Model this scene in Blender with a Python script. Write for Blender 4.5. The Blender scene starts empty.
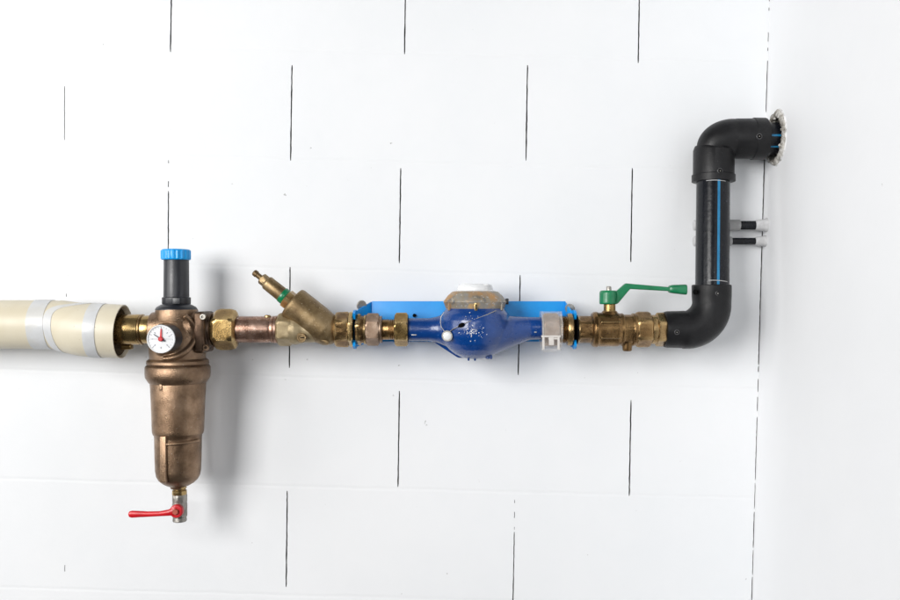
import bpy, bmesh, math, random
from mathutils import Vector, Matrix, noise
random.seed(7)
S = 0.002            # one drawing unit is 2 mm
CD = 900.0           # camera distance in units from the pipe plane (y = 0)
WY = 54.0            # the back wall's face, in units behind the pipe axis
PI = math.pi
scn = bpy.context.scene
C = scn.collection
AX = 329.5           # height of the pipe axis

def P(px, py, y=0.0):
    """a measured point at depth y -> drawing units"""
    k = (CD + y) / CD
    return Vector(((px - 450) * k, y, (300 - py) * k))

# ------------------------------------------------------------ materials
def nd(nt, t, **kw):
    n = nt.nodes.new(t)
    for k, v in kw.items():
        if k in n.inputs: n.inputs[k].default_value = v
        else: setattr(n, k, v)
    return n
def L(nt, a, ao, b, bi): nt.links.new(a.outputs[ao], b.inputs[bi])
def c4(c): return (c[0], c[1], c[2], 1)

def mat(name, cols, metallic=0.0, rough=0.4, rvar=0.1, nscale=30, bump=0.1, bscale=250,
        speck=None, spscale=300, spth=0.7, grime=None, gr_amt=0.5, coat=0.0, spec=0.5,
        edge=None, big=None, streak=False, trans=0.0, sss=0.0):
    m = bpy.data.materials.new(name); m.use_nodes = True
    nt = m.node_tree; b = nt.nodes['Principled BSDF']
    tc = nd(nt, 'ShaderNodeTexCoord')
    mp = nd(nt, 'ShaderNodeMapping')
    L(nt, tc, 'Object', mp, 'Vector')
    if streak: mp.inputs['Scale'].default_value = (1, 1, 0.25)
    n1 = nd(nt, 'ShaderNodeTexNoise', Scale=nscale, Detail=6, Roughness=0.62)
    L(nt, mp, 'Vector', n1, 'Vector')
    cr = nd(nt, 'ShaderNodeValToRGB')
    el = cr.color_ramp.elements
    el[0].position = 0.33; el[0].color = c4(cols[0])
    el[1].position = 0.67; el[1].color = c4(cols[-1])
    for i, c in enumerate(cols[1:-1]):
        e = el.new(0.33 + 0.34 * (i + 1) / (len(cols) - 1)); e.color = c4(c)
    L(nt, n1, 'Fac', cr, 'Fac')
    cur, co = cr, 'Color'
    def mix(fac_node, fac_out, col):
        nonlocal cur, co
        mx = nd(nt, 'ShaderNodeMix', data_type='RGBA')
        nt.links.new(fac_node.outputs[fac_out], mx.inputs[0])
        nt.links.new(cur.outputs[co], mx.inputs[6])
        mx.inputs[7].default_value = c4(col)
        cur, co = mx, 2
    if big:   # large soft patches
        nb = nd(nt, 'ShaderNodeTexNoise', Scale=big[1], Detail=3, Roughness=0.5)
        L(nt, tc, 'Object', nb, 'Vector')
        mr = nd(nt, 'ShaderNodeMapRange'); L(nt, nb, 'Fac', mr, 'Value')
        mr.inputs['From Min'].default_value = 0.48; mr.inputs['From Max'].default_value = 0.62
        mr.inputs['To Max'].default_value = big[2]
        mix(mr, 'Result', big[0])
    geo = nd(nt, 'ShaderNodeNewGeometry')
    if grime:
        mr = nd(nt, 'ShaderNodeMapRange'); L(nt, geo, 'Pointiness', mr, 'Value')
        mr.inputs['From Min'].default_value = 0.495; mr.inputs['From Max'].default_value = 0.43
        mr.inputs['To Max'].default_value = gr_amt
        mix(mr, 'Result', grime)
    if edge:
        mr = nd(nt, 'ShaderNodeMapRange'); L(nt, geo, 'Pointiness', mr, 'Value')
        mr.inputs['From Min'].default_value = 0.52; mr.inputs['From Max'].default_value = 0.6
        mr.inputs['To Max'].default_value = 0.7
        mix(mr, 'Result', edge)
    if speck:
        ns = nd(nt, 'ShaderNodeTexNoise', Scale=spscale, Detail=2, Roughness=0.6)
        L(nt, tc, 'Object', ns, 'Vector')
        mr = nd(nt, 'ShaderNodeMapRange'); L(nt, ns, 'Fac', mr, 'Value')
        mr.inputs['From Min'].default_value = spth; mr.inputs['From Max'].default_value = spth + 0.04
        mix(mr, 'Result', speck)
    nt.links.new(cur.outputs[co], b.inputs['Base Color'])
    b.inputs['Metallic'].default_value = metallic
    b.inputs['Coat Weight'].default_value = coat
    b.inputs['Coat Roughness'].default_value = 0.12
    b.inputs['Specular IOR Level'].default_value = spec
    if trans: b.inputs['Transmission Weight'].default_value = trans
    if sss:
        b.inputs['Subsurface Weight'].default_value = sss
        b.inputs['Subsurface Radius'].default_value = (0.01, 0.01, 0.01)
    n2 = nd(nt, 'ShaderNodeTexNoise', Scale=nscale * 2.3, Detail=5, Roughness=0.7)
    L(nt, mp, 'Vector', n2, 'Vector')
    mr = nd(nt, 'ShaderNodeMapRange'); L(nt, n2, 'Fac', mr, 'Value')
    mr.inputs['From Min'].default_value = 0.3; mr.inputs['From Max'].default_value = 0.7
    mr.inputs['To Min'].default_value = max(0.03, rough - rvar); mr.inputs['To Max'].default_value = rough + rvar
    L(nt, mr, 'Result', b, 'Roughness')
    if bump:
        n3 = nd(nt, 'ShaderNodeTexNoise', Scale=bscale, Detail=4, Roughness=0.6)
        L(nt, tc, 'Object', n3, 'Vector')
        bp = nd(nt, 'ShaderNodeBump', Strength=bump, Distance=0.001)
        L(nt, n3, 'Fac', bp, 'Height'); L(nt, bp, 'Normal', b, 'Normal')
    return m

M = {}
M['brass'] = mat('aged_brass', [(0.0858, 0.0468, 0.0183), (0.2055, 0.1204, 0.0487), (0.3354, 0.2072, 0.0888)], .88, 0.29, .12, 22, .25, 420,
                 speck=(.16,.10,.06), spscale=260, spth=.66, grime=(.06,.035,.015), gr_amt=.75, edge=(.62,.45,.22))
M['brass_bright'] = mat('yellow_brass', [(0.151, 0.0864, 0.0259), (0.2867, 0.1841, 0.067), (0.4218, 0.2873, 0.1163)], .9, 0.27, .1, 20, .2, 380,
                 grime=(.08,.045,.015), gr_amt=.7, edge=(.75,.56,.28), speck=(.22,.13,.06), spscale=280, spth=.68)
M['brass_dull'] = mat('dull_cast_brass', [(0.1155, 0.0725, 0.0337), (0.2295, 0.1573, 0.0755), (0.315, 0.2294, 0.1258)], .7, 0.42, .1, 26, .5, 520,
                 speck=(.55,.47,.33), spscale=420, spth=.68, grime=(.09,.055,.025), gr_amt=.7)
M['brass_pale'] = mat('pale_cast_brass', [(0.2385, 0.1763, 0.0893), (0.3406, 0.2632, 0.1493), (0.4752, 0.3808, 0.2356)], .45, 0.42, .1, 20, .35, 420,
                 grime=(.16,.10,.05), gr_amt=.7, speck=(.3,.2,.1), spscale=240, spth=.68)
M['brass_pink'] = mat('pinkish_brass', [(0.135, 0.0855, 0.054), (0.2599, 0.1732, 0.1176), (0.4095, 0.2992, 0.2205)], .7, 0.38, .1, 24, .35, 420,
                 grime=(.10,.05,.03), gr_amt=.7, speck=(.62,.55,.46), spscale=330, spth=.68)
M['copper'] = mat('dull_copper', [(0.1326, 0.0689, 0.0492), (0.3284, 0.1929, 0.1378), (0.5508, 0.372, 0.2922)], .8, 0.3, .1, 24, .2, 350,
                 speck=(.66,.58,.50), spscale=200, spth=.66, grime=(.08,.03,.02), gr_amt=.7)
M['bronze'] = mat('cast_bronze', [(.125,.076,.044), (.25,.160,.098), (.39,.262,.17)], .8, 0.34, .1, 20, .6, 480,
                 speck=(.42,.40,.34), spscale=360, spth=.70, grime=(.05,.028,.018), gr_amt=.8,
                 edge=(.46,.31,.20), big=((.13,.085,.055), 9, .5))
M['bronze_dark'] = mat('dark_bronze', [(0.0432, 0.0264, 0.0168), (0.1088, 0.0672, 0.0416), (0.192, 0.12, 0.08)], .75, 0.4, .1, 25, .5, 450,
                 grime=(.03,.02,.015), gr_amt=.8, edge=(.36,.24,.15))
M['ring_stained'] = mat('stained_meter_ring', [(0.154, 0.161, 0.168), (0.3333, 0.2833, 0.2083), (0.3093, 0.2997, 0.2803), (0.605, 0.396, 0.176)], .5, .5, .12, 40, .6, 400,
                 speck=(.50,.48,.44), spscale=130, spth=.62, big=((.52,.27,.08), 28, .75), grime=(.09,.07,.06), gr_amt=.7)
M['blue_paint'] = mat('deep_blue_enamel', [(.001,.032,.165),(.002,.055,.265)], 0.0, .28, .08, 8, .6, 170, coat=.35,
                 speck=(.08,.19,.42), spscale=340, spth=.70, big=((.001,.026,.13), 14, .4))
M['blue_bracket'] = mat('sky_blue_lacquer', [(.0,.26,.72),(.003,.32,.80)], 0.0, .38, .06, 14, .1, 300,
                 speck=(.05,.06,.08), spscale=240, spth=.76)
M['cap_blue'] = mat('bright_blue_plastic', [(.0,.30,.76),(.0,.38,.85)], 0.0, .3, .05, 20, .05, 200)
M['black_plastic'] = mat('black_spring_cover_plastic', [(0.0098, 0.0112, 0.015), (0.0196, 0.021, 0.027)], 0.0, .36, .06, 22, .25, 420, spec=.6)
M['pe_pipe'] = mat('black_polyethylene', [(.003,.004,.006),(.007,.008,.012)], 0.0, .25, .07, 22, .35, 110, spec=.30,
                 speck=(.04,.045,.055), spscale=150, spth=.71, streak=True)
M['pe_fit'] = mat('black_moulded_fitting', [(.006,.006,.007),(.013,.013,.014)], 0.0, .40, .08, 18, .4, 380, spec=.24,
                 speck=(.05,.05,.053), spscale=230, spth=.73)
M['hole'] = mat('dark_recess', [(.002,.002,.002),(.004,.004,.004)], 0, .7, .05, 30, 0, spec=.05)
M['worn_black'] = mat('rubbed_black_plastic', [(.03,.03,.032),(.06,.06,.062)], 0, .4, .05, 40, .2, 300)
M['stripe'] = mat('blue_pipe_stripe', [(.0,.13,.29),(.01,.20,.40)], 0, .35, .05, 40, .1, 300)
M['green'] = mat('green_lacquer', [(.0,.125,.045),(.0,.20,.075)], 0, .34, .08, 24, .25, 350, coat=.25, speck=(.0,.05,.025), spscale=300, spth=.72)
M['red'] = mat('red_vinyl', [(.48,.004,.010),(.68,.010,.018)], 0, .38, .08, 24, .25, 350, coat=.15, speck=(.25,.01,.01), spscale=320, spth=.72)
M['steel'] = mat('dull_steel', [(.20,.19,.17),(.34,.32,.29),(.42,.40,.36)], .8, .4, .1, 40, .4, 450,
                 grime=(.07,.05,.03), gr_amt=.7, speck=(.6,.58,.52), spscale=350, spth=.68)
M['zinc'] = mat('zinc_plated', [(.42,.40,.36),(.6,.58,.54)], .8, .4, .1, 40, .3, 400)
M['white_plastic'] = mat('white_plastic', [(.70,.71,.72),(.80,.81,.82)], 0, .28, .08, 30, .1, 200, coat=.3)
M['dial'] = mat('white_dial', [(.78,.78,.80),(.84,.84,.86)], 0, .3, .05, 30, 0)
M['ink'] = mat('grey_dial_ink', [(.24,.24,.28),(.30,.30,.34)], 0, .5, .05, 30, 0)
M['ink_dark'] = mat('dark_pointer', [(.02,.02,.04),(.05,.05,.08)], 0, .4, .05, 30, 0)
M['jacket'] = mat('cream_pvc_jacket', [(.66,.60,.46),(.74,.68,.54)], 0, .42, .06, 5, .3, 40, sss=0,
                 speck=(.42,.34,.22), spscale=110, spth=.73, big=((.60,.53,.38), 10, .45))
M['foam'] = mat('brown_foam', [(.10,.07,.04),(.20,.15,.09)], 0, .9, .05, 60, .8, 300)
M['tape'] = mat('white_grey_tape', [(.56,.57,.58),(.68,.69,.70)], 0, .33, .08, 14, .9, 45, big=((.60,.58,.52), 16, .5))
M['sleeve'] = mat('grey_pipe_sleeve', [(.30,.30,.30),(.42,.42,.42)], 0, .6, .06, 40, .5, 300)
M['grey_paint'] = mat('dirty_white_paint', [(.44,.44,.44),(.60,.60,.61)], 0, .6, .06, 60, .9, 160)
M['chipped'] = mat('chipped_paint', [(.40,.39,.37),(.70,.70,.70),(.78,.78,.78)], 0, .7, .05, 70, .9, 200)
M['speck_white'] = mat('white_highlight_specks', [(.74,.74,.75),(.80,.80,.81)], 0, .5, .06, 30, .6, 120)
M['plaster'] = mat('crumbly_plaster', [(.20,.18,.15),(.50,.48,.44),(.72,.71,.69)], 0, .9, .05, 60, 1.0, 250,
                 grime=(.08,.07,.055), gr_amt=.9)

# translucent plastic
def clear_mat():
    m = bpy.data.materials.new('milky_clear_plastic'); m.use_nodes = True
    nt = m.node_tree; b = nt.nodes['Principled BSDF']; out = nt.nodes['Material Output']
    tr = nd(nt, 'ShaderNodeBsdfTransparent'); mx = nd(nt, 'ShaderNodeMixShader')
    n = nd(nt, 'ShaderNodeTexNoise', Scale=60.0, Detail=3); tc = nd(nt, 'ShaderNodeTexCoord'); L(nt, tc, 'Object', n, 'Vector')
    mr = nd(nt, 'ShaderNodeMapRange'); L(nt, n, 'Fac', mr, 'Value')
    mr.inputs['To Min'].default_value = .04; mr.inputs['To Max'].default_value = .30
    b.inputs['Base Color'].default_value = (.80,.76,.72,1); b.inputs['Roughness'].default_value = .2
    L(nt, mr, 'Result', mx, 0); L(nt, tr, 0, mx, 1); L(nt, b, 0, mx, 2); L(nt, mx, 0, out, 'Surface')
    return m
M['clear'] = clear_mat()
M['milky'] = clear_mat(); M['milky'].name = 'milky_latch_plastic'
for n_ in M['milky'].node_tree.nodes:
    if n_.type == 'MAP_RANGE': n_.inputs['To Min'].default_value = .45; n_.inputs['To Max'].default_value = .8

ROLL = math.radians(-1.25)
def wall_mat(name, back):
    m = bpy.data.materials.new(name); m.use_nodes = True
    nt = m.node_tree; b = nt.nodes['Principled BSDF']
    tc = nd(nt, 'ShaderNodeTexCoord')
    n = nd(nt, 'ShaderNodeTexNoise', Scale=2.2, Detail=5, Roughness=.6); L(nt, tc, 'Object', n, 'Vector')
    cr = nd(nt, 'ShaderNodeValToRGB'); L(nt, n, 'Fac', cr, 'Fac')
    cr.color_ramp.elements[0].position = .3; cr.color_ramp.elements[0].color = (.755,.772,.79,1) if back else (.79,.80,.815,1)
    cr.color_ramp.elements[1].position = .7; cr.color_ramp.elements[1].color = (.805,.812,.825,1) if back else (.825,.832,.845,1)
    # scattered pin holes and dirt specks
    vo = nd(nt, 'ShaderNodeTexNoise', Scale=52.0, Detail=3, Roughness=.7); L(nt, tc, 'Object', vo, 'Vector')
    mr = nd(nt, 'ShaderNodeMapRange'); L(nt, vo, 'Fac', mr, 'Value')
    mr.inputs['From Min'].default_value = .742; mr.inputs['From Max'].default_value = .775; mr.inputs['To Max'].default_value = .6
    mx = nd(nt, 'ShaderNodeMix', data_type='RGBA'); L(nt, mr, 'Result', mx, 0)
    nt.links.new(cr.outputs['Color'], mx.inputs[6]); mx.inputs[7].default_value = (.22,.21,.20,1)
    nt.links.new(mx.outputs[2], b.inputs['Base Color'])
    b.inputs['Roughness'].default_value = .55
    nf = nd(nt, 'ShaderNodeTexNoise', Scale=95.0, Detail=5, Roughness=.65); L(nt, tc, 'Object', nf, 'Vector')
    ns = nd(nt, 'ShaderNodeTexNoise', Scale=9.0, Detail=3, Roughness=.5); L(nt, tc, 'Object', ns, 'Vector')
    a1 = nd(nt, 'ShaderNodeMath', operation='MULTIPLY_ADD'); L(nt, nf, 'Fac', a1, 0); a1.inputs[1].default_value = .25; L(nt, ns, 'Fac', a1, 2)
    last = a1
    if back:
        # painted-over bed joints: a shallow uneven furrow every course
        mp = nd(nt, 'ShaderNodeMapping'); L(nt, tc, 'Object', mp, 'Vector')
        mp.inputs['Rotation'].default_value = (0, math.radians(-1.5), 0)
        sx = nd(nt, 'ShaderNodeSeparateXYZ'); L(nt, mp, 'Vector', sx, 0)
        wob = nd(nt, 'ShaderNodeTexNoise', Scale=14.0, Detail=3); L(nt, tc, 'Object', wob, 'Vector')
        w2 = nd(nt, 'ShaderNodeMath', operation='MULTIPLY_ADD'); L(nt, wob, 'Fac', w2, 0); w2.inputs[1].default_value = .006; L(nt, sx, 'Z', w2, 2)
        sb = nd(nt, 'ShaderNodeMath', operation='ADD'); L(nt, w2, 0, sb, 0); sb.inputs[1].default_value = JOFF
        md = nd(nt, 'ShaderNodeMath', operation='PINGPONG'); L(nt, sb, 0, md, 0); md.inputs[1].default_value = PITCH * S / 2
        fu = nd(nt, 'ShaderNodeMapRange'); L(nt, md, 0, fu, 'Value')
        fu.inputs['From Max'].default_value = .005; fu.inputs['To Min'].default_value = -.45; fu.inputs['To Max'].default_value = 0
        ad = nd(nt, 'ShaderNodeMath', operation='ADD'); L(nt, fu, 'Result', ad, 0); L(nt, a1, 0, ad, 1); last = ad
    bp = nd(nt, 'ShaderNodeBump', Strength=.65, Distance=.0012); L(nt, last, 0, bp, 'Height'); L(nt, bp, 'Normal', b, 'Normal')
    return m
PITCH = 109.0 * (CD + WY) / CD
# bed joint through (400, 489) on the wall, rotated frame
_p = P(400, 489, WY) * S
JOFF = -( _p.z * math.cos(math.radians(1.5)) + _p.x * math.sin(math.radians(1.5))) - .003
M['wall'] = wall_mat('white_painted_block_wall', True)
M['side'] = wall_mat('white_painted_render', False)
M['gap'] = mat('dark_open_joint', [(.03,.03,.03),(.06,.055,.05)], 0, .9, .05, 60, .3, 200)

# ------------------------------------------------------------ geometry helpers
def frame(d):
    d = Vector(d).normalized()
    up = Vector((0, 0, 1)) if abs(d.z) < .9 else Vector((0, -1, 0))
    # u starts at 'up', v = d x u
    u = (up - d * up.dot(d)).normalized(); v = d.cross(u)
    return d, u, v

def lathe(bm, o, d, prof, n=72, rot=0.0, cap=True):
    """prof: (s, r[, kind[, r2]]); kind 'c' round, 'h' hexagon with corner radius r clipped to r2"""
    d, u, v = frame(d); o = Vector(o); rings = []
    for p in prof:
        s, r = p[0], p[1]; kind = p[2] if len(p) > 2 else 'c'; r2 = p[3] if len(p) > 3 else 1e9
        ring = []
        for i in range(n):
            a = 2 * PI * i / n
            rr = r
            if kind == 'h':
                aa = (a % (PI / 3)) - PI / 6
                rr = min(r * math.cos(PI / 6) / math.cos(aa), r2)
            elif kind == 'o':
                aa = (a % (PI / 4)) - PI / 8
                rr = min(r * math.cos(PI / 8) / math.cos(aa), r2)
            elif kind == 'k':      # knurled
                rr = r * (1 + .018 * (1 if (i // 2) % 2 else -1))
            b = a + rot
            ring.append(bm.verts.new(o + d * s + (u * math.cos(b) + v * math.sin(b)) * rr))
        rings.append(ring)
    for a, b in zip(rings, rings[1:]):
        for i in range(n):
            j = (i + 1) % n
            bm.faces.new((a[i], a[j], b[j], b[i]))
    if cap:
        bm.faces.new(list(reversed(rings[0]))); bm.faces.new(rings[-1])
    return rings

def nutp(s0, s1, R, ch=1.6, k=.93):
    """profile of a chamfered hexagon nut"""
    return [(s0, R * .80), (s0, R * .86, 'h', R * .86), (s0 + ch * .3, R, 'h', R * k * .96), (s0 + ch, R, 'h', R * .985),
            (s0 + ch * 1.6, R, 'h'), (s1 - ch * 1.6, R, 'h'),
            (s1 - ch, R, 'h', R * .985), (s1 - ch * .3, R, 'h', R * k * .96), (s1, R * .86, 'h', R * .86), (s1, R * .80)]

def cyl(s0, s1, r, b=.8):
    return [(s0, r - b), (s0 + b * .3, r - b * .3), (s0 + b, r), (s1 - b, r), (s1 - b * .3, r - b * .3), (s1, r - b)]

def sweep(bm, pts, rad, n=40, cap=True, noisef=None):
    pts = [Vector(p) for p in pts]
    if not hasattr(rad, '__len__'): rad = [rad] * len(pts)
    rings = []; t0 = None; u = None
    for i, p in enumerate(pts):
        a = pts[max(0, i - 1)]; b = pts[min(len(pts) - 1, i + 1)]
        t = (b - a).normalized()
        if u is None: _, u, _ = frame(t)
        else: u = (u - t * u.dot(t)).normalized()
        v = t.cross(u); ring = []
        for k in range(n):
            an = 2 * PI * k / n; r = rad[i]
            q = p + (u * math.cos(an) + v * math.sin(an)) * r
            if noisef: q = q + (q - p).normalized() * noisef(q)
            ring.append(bm.verts.new(q))
        rings.append(ring)
    for a, b in zip(rings, rings[1:]):
        for i in range(n):
            j = (i + 1) % n; bm.faces.new((a[i], a[j], b[j], b[i]))
    if cap:
        bm.faces.new(list(reversed(rings[0]))); bm.faces.new(rings[-1])

def box(bm, c, size, bev=.6, mtx=None, seg=2):
    r = bmesh.ops.create_cube(bm, size=1)
    vs = r['verts']
    for v in vs: v.co = Vector((v.co.x * size[0], v.co.y * size[1], v.co.z * size[2]))
    if bev:
        es = set(e for v in vs for e in v.link_edges)
        q = bmesh.ops.bevel(bm, geom=list(es), offset=bev, segments=seg, affect='EDGES', profile=.6)
        vs = list(set(v for f in q['faces'] for v in f.verts) | set(v for v in vs if v.is_valid))
        # collect the whole island
        seen = set(vs); st = list(vs)
        while st:
            x = st.pop()
            for e in x.link_edges:
                y = e.other_vert(x)
                if y not in seen: seen.add(y); st.append(y)
        vs = list(seen)
    for v in vs:
        v.co = (mtx @ v.co if mtx else v.co) + Vector(c)
    return vs

def prism(bm, poly, nrm, h, bev=0):
    """closed prism from a 3-D polygon pushed along nrm"""
    a = [bm.verts.new(Vector(p)) for p in poly]; b = [bm.verts.new(Vector(p) + Vector(nrm) * h) for p in poly]
    k = len(poly)
    bm.faces.new(a); bm.faces.new(list(reversed(b)))
    for i in range(k):
        j = (i + 1) % k; bm.faces.new((a[j], a[i], b[i], b[j]))
    bmesh.ops.recalc_face_normals(bm, faces=[f for f in bm.faces if any(v in a or v in b for v in f.verts)])
    if bev:
        es = [e for v in a + b for e in v.link_edges]
        bmesh.ops.bevel(bm, geom=list(set(es)), offset=bev, segments=2, affect='EDGES', profile=.6)

def ball(bm, c, r, sc=(1, 1, 1), seg=32):
    q = bmesh.ops.create_uvsphere(bm, u_segments=seg, v_segments=seg // 2, radius=r)
    for v in q['verts']: v.co = Vector((v.co.x * sc[0], v.co.y * sc[1], v.co.z * sc[2])) + Vector(c)

def nb(): return bmesh.new()

WL = {}
def obj(name, bm, m, parent=None, base=None, sharp=35, smooth=True):
    o_ = WL[parent] if parent else Vector(base if base else (0, 0, 0))
    bmesh.ops.recalc_face_normals(bm, faces=bm.faces)
    me = bpy.data.meshes.new(name)
    for v in bm.verts: v.co = (v.co - o_) * S
    bm.to_mesh(me); bm.free()
    me.materials.append(m)
    if smooth:
        for p in me.polygons: p.use_smooth = True
        me.set_sharp_from_angle(angle=math.radians(sharp))
    o = bpy.data.objects.new(name, me); C.objects.link(o)
    if parent: o.parent = parent
    else: o.location = o_ * S
    WL[o] = o_
    return o

def fuse(bm, vox=.8, it=6, fac=.6):
    """cast look: the overlapping solids become one skin with soft fillets"""
    bmesh.ops.recalc_face_normals(bm, faces=bm.faces)
    me = bpy.data.meshes.new('tmp'); bm.to_mesh(me); bm.free()
    o = bpy.data.objects.new('tmp', me); C.objects.link(o)
    r = o.modifiers.new('r', 'REMESH'); r.mode = 'VOXEL'; r.voxel_size = vox; r.adaptivity = 0
    s = o.modifiers.new('s', 'SMOOTH'); s.iterations = it; s.factor = fac
    dg = bpy.context.evaluated_depsgraph_get()
    m2 = bpy.data.meshes.new_from_object(o.evaluated_get(dg))
    b2 = bmesh.new(); b2.from_mesh(m2)
    bpy.data.objects.remove(o); bpy.data.meshes.remove(me); bpy.data.meshes.remove(m2)
    return b2

def thing(name, label, cat, loc, group=None):
    o = bpy.data.objects.new(name, None); C.objects.link(o)
    o.empty_display_size = .02
    o.location = Vector(loc) * S; WL[o] = Vector(loc)
    o['label'] = label; o['category'] = cat
    if group: o['group'] = group
    return o
def tag(o, label, cat, group=None):
    o['label'] = label; o['category'] = cat
    if group: o['group'] = group
    return o
H0 = P(0, AX)             # s along X measured as photo column
XD = (1, 0, 0)
def hx(*profs, n=72, rot=0, dz=0):
    bm = nb()
    for p in profs: lathe(bm, H0 + Vector((0, 0, dz)), XD, p, n=n, rot=rot)
    return bm

# ------------------------------------------------------------ the setting
def wall_box(name, m, verts8):
    bm = nb(); vs = [bm.verts.new(v) for v in verts8]
    for f in ((0,1,2,3),(7,6,5,4),(0,4,5,1),(1,5,6,2),(2,6,7,3),(3,7,4,0)): bm.faces.new([vs[i] for i in f])
    bmesh.ops.recalc_face_normals(bm, faces=bm.faces)
    me = bpy.data.meshes.new(name)
    for v in bm.verts: v.co *= S
    bm.to_mesh(me); bm.free(); me.materials.append(m)
    o = bpy.data.objects.new(name, me); C.objects.link(o); WL[o] = Vector((0,0,0)); o['kind'] = 'structure'
    return o
def carve(o, cutbm, mat_in):
    bmesh.ops.recalc_face_normals(cutbm, faces=cutbm.faces)
    me = bpy.data.meshes.new('cut')
    for v in cutbm.verts: v.co *= S
    cutbm.to_mesh(me); cutbm.free(); me.materials.append(mat_in)
    c = bpy.data.objects.new('cut', me); C.objects.link(c)
    md = o.modifiers.new('b', 'BOOLEAN'); md.operation = 'DIFFERENCE'; md.solver = 'EXACT'; md.object = c; md.material_mode = 'TRANSFER'
    dg = bpy.context.evaluated_depsgraph_get()
    m2 = bpy.data.meshes.new_from_object(o.evaluated_get(dg))
    o.modifiers.clear(); old = o.data; o.data = m2; m2.name = o.name
    bpy.data.meshes.remove(old); bpy.data.objects.remove(c)

back = wall_box('back_wall', M['wall'], [(-900,WY,-620),(900,WY,-620),(900,WY,620),(-900,WY,620),
                                         (-900,WY+60,-620),(900,WY+60,-620),(900,WY+60,620),(-900,WY+60,620)])
cut = nb()
def slit(x0, y0, x1, y1, w=1.25, gaps=0.0, depth=9):
    n = max(4, int(abs(y1 - y0) / 3)); runs = []; cur = []
    for i in range(n + 1):
        t = i / n
        x = x0 + (x1 - x0) * t; y = y0 + (y1 - y0) * t
        j = noise.noise(Vector((x0 * .37, y * .35, 1.7)))
        ww = w * (1 + .35 * noise.noise(Vector((x0 * .31, y * .12, 4.2))))
        if gaps and noise.noise(Vector((x0 * .77 + 9, y * .19, 8.8))) < gaps - .35:
            if len(cur) > 1: runs.append(cur)
            cur = []; continue
        e = min(1.0, min(t, 1 - t) * 40 + .55)
        cur.append((x + j * .25, y, ww * e))
    if len(cur) > 1: runs.append(cur)
    for r in runs:
        Lf = [P(a - w_/2, b, WY) for a, b, w_ in r]; Rt = [P(a + w_/2, b, WY) for a, b, w_ in r]
        poly = [(v.x, WY - 2, v.z) for v in Lf] + [(v.x, WY - 2, v.z) for v in reversed(Rt)]
        prism(cut, poly, (0, 1, 0), depth)
for a in [(171.5,-10,170.5,52),(405.5,-10,404.5,54),(639.5,-10,638.2,63),(292,65,290.6,160.5),(527.5,65,526,160.5),
          (400.8,168,399.3,263),(632.3,168,630.8,262),(290.1,267,289.4,368),(520.2,275,518.3,375),
          (399.4,391,398,487),(631,400,629.2,496),(287.3,491,286.2,587),(761.5,210,761.6,211)][:-1]:
    slit(*a)
slit(168.6,160,168.5,190, w=.8, gaps=.3); slit(168.5,191,168.2,252, w=1.1); slit(64.6,86,64.5,140, w=.7, gaps=.12)
slit(66.4,272,66.2,340, w=.6, gaps=.35); slit(514.6,500,514.3,530, w=.6, gaps=.25); slit(514.3,532,512.8,612, w=1.0, gaps=.0); slit(65.2,546,64.8,578, w=.6, gaps=.4)
slit(164,378,163,478, w=1.1); slit(747-820,165,745-820,265,w=1.2); slit(859,60,858,160)
def cornx(y): return 769.6 - 17.6 * y / 600
slit(cornx(-8)-.3,-8,cornx(60)-.3,60, w=.6, gaps=.2, depth=6); slit(cornx(60)-.3,60.5,cornx(112)-.3,112, w=.9, depth=6)
slit(cornx(160)-.4,158,cornx(365)-.4,365, w=1.0, depth=6)
for a_, b_, w_ in ((366,372,.9),(379,392,.8),(397,411,.8),(417,480,.65),(483,509,.5),(512,548,.8),(550,575,.6),(577,612,.8)): slit(cornx(a_)-.3,a_,cornx(b_)-.3,b_, w=w_, depth=6)
carve(back, cut, M['gap'])

A = P(cornx(0), 0, WY); B = P(cornx(600), 600, WY)
sd = (A - B).normalized()                          # up along the corner
A2 = A + sd * 330; B2 = B - sd * 330
side = wall_box('side_wall', M['side'], [(B2.x,-520,B2.z),(A2.x,-520,A2.z),(A2.x,WY-.01,A2.z),(B2.x,WY-.01,B2.z),
                                         (B2.x+70,-520,B2.z),(A2.x+70,-520,A2.z),(A2.x+70,WY-.01,A2.z),(B2.x+70,WY-.01,B2.z)])
PZ = 300 - 139.0                                   # height of the upper pipe stub (units, depth handled below)
TY = 22.0                                          # depth of the upper elbow's axis
TZ = P(0, 138.6, TY).z
def side_x(z): return B.x + (A.x - B.x) * (z - B.z) / (A.z - B.z)
cut = nb()
poly = []
for i in range(48):
    a = 2 * PI * i / 48
    r = 21.5 + 1.8 * noise.noise(Vector((math.cos(a) * 2, math.sin(a) * 2, 3)))
    z = TZ + r * math.sin(a); poly.append((side_x(z) - 3, TY + r * math.cos(a), z))
prism(cut, poly, (1, 0, 0), 45)
carve(side, cut, M['plaster'])
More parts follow.
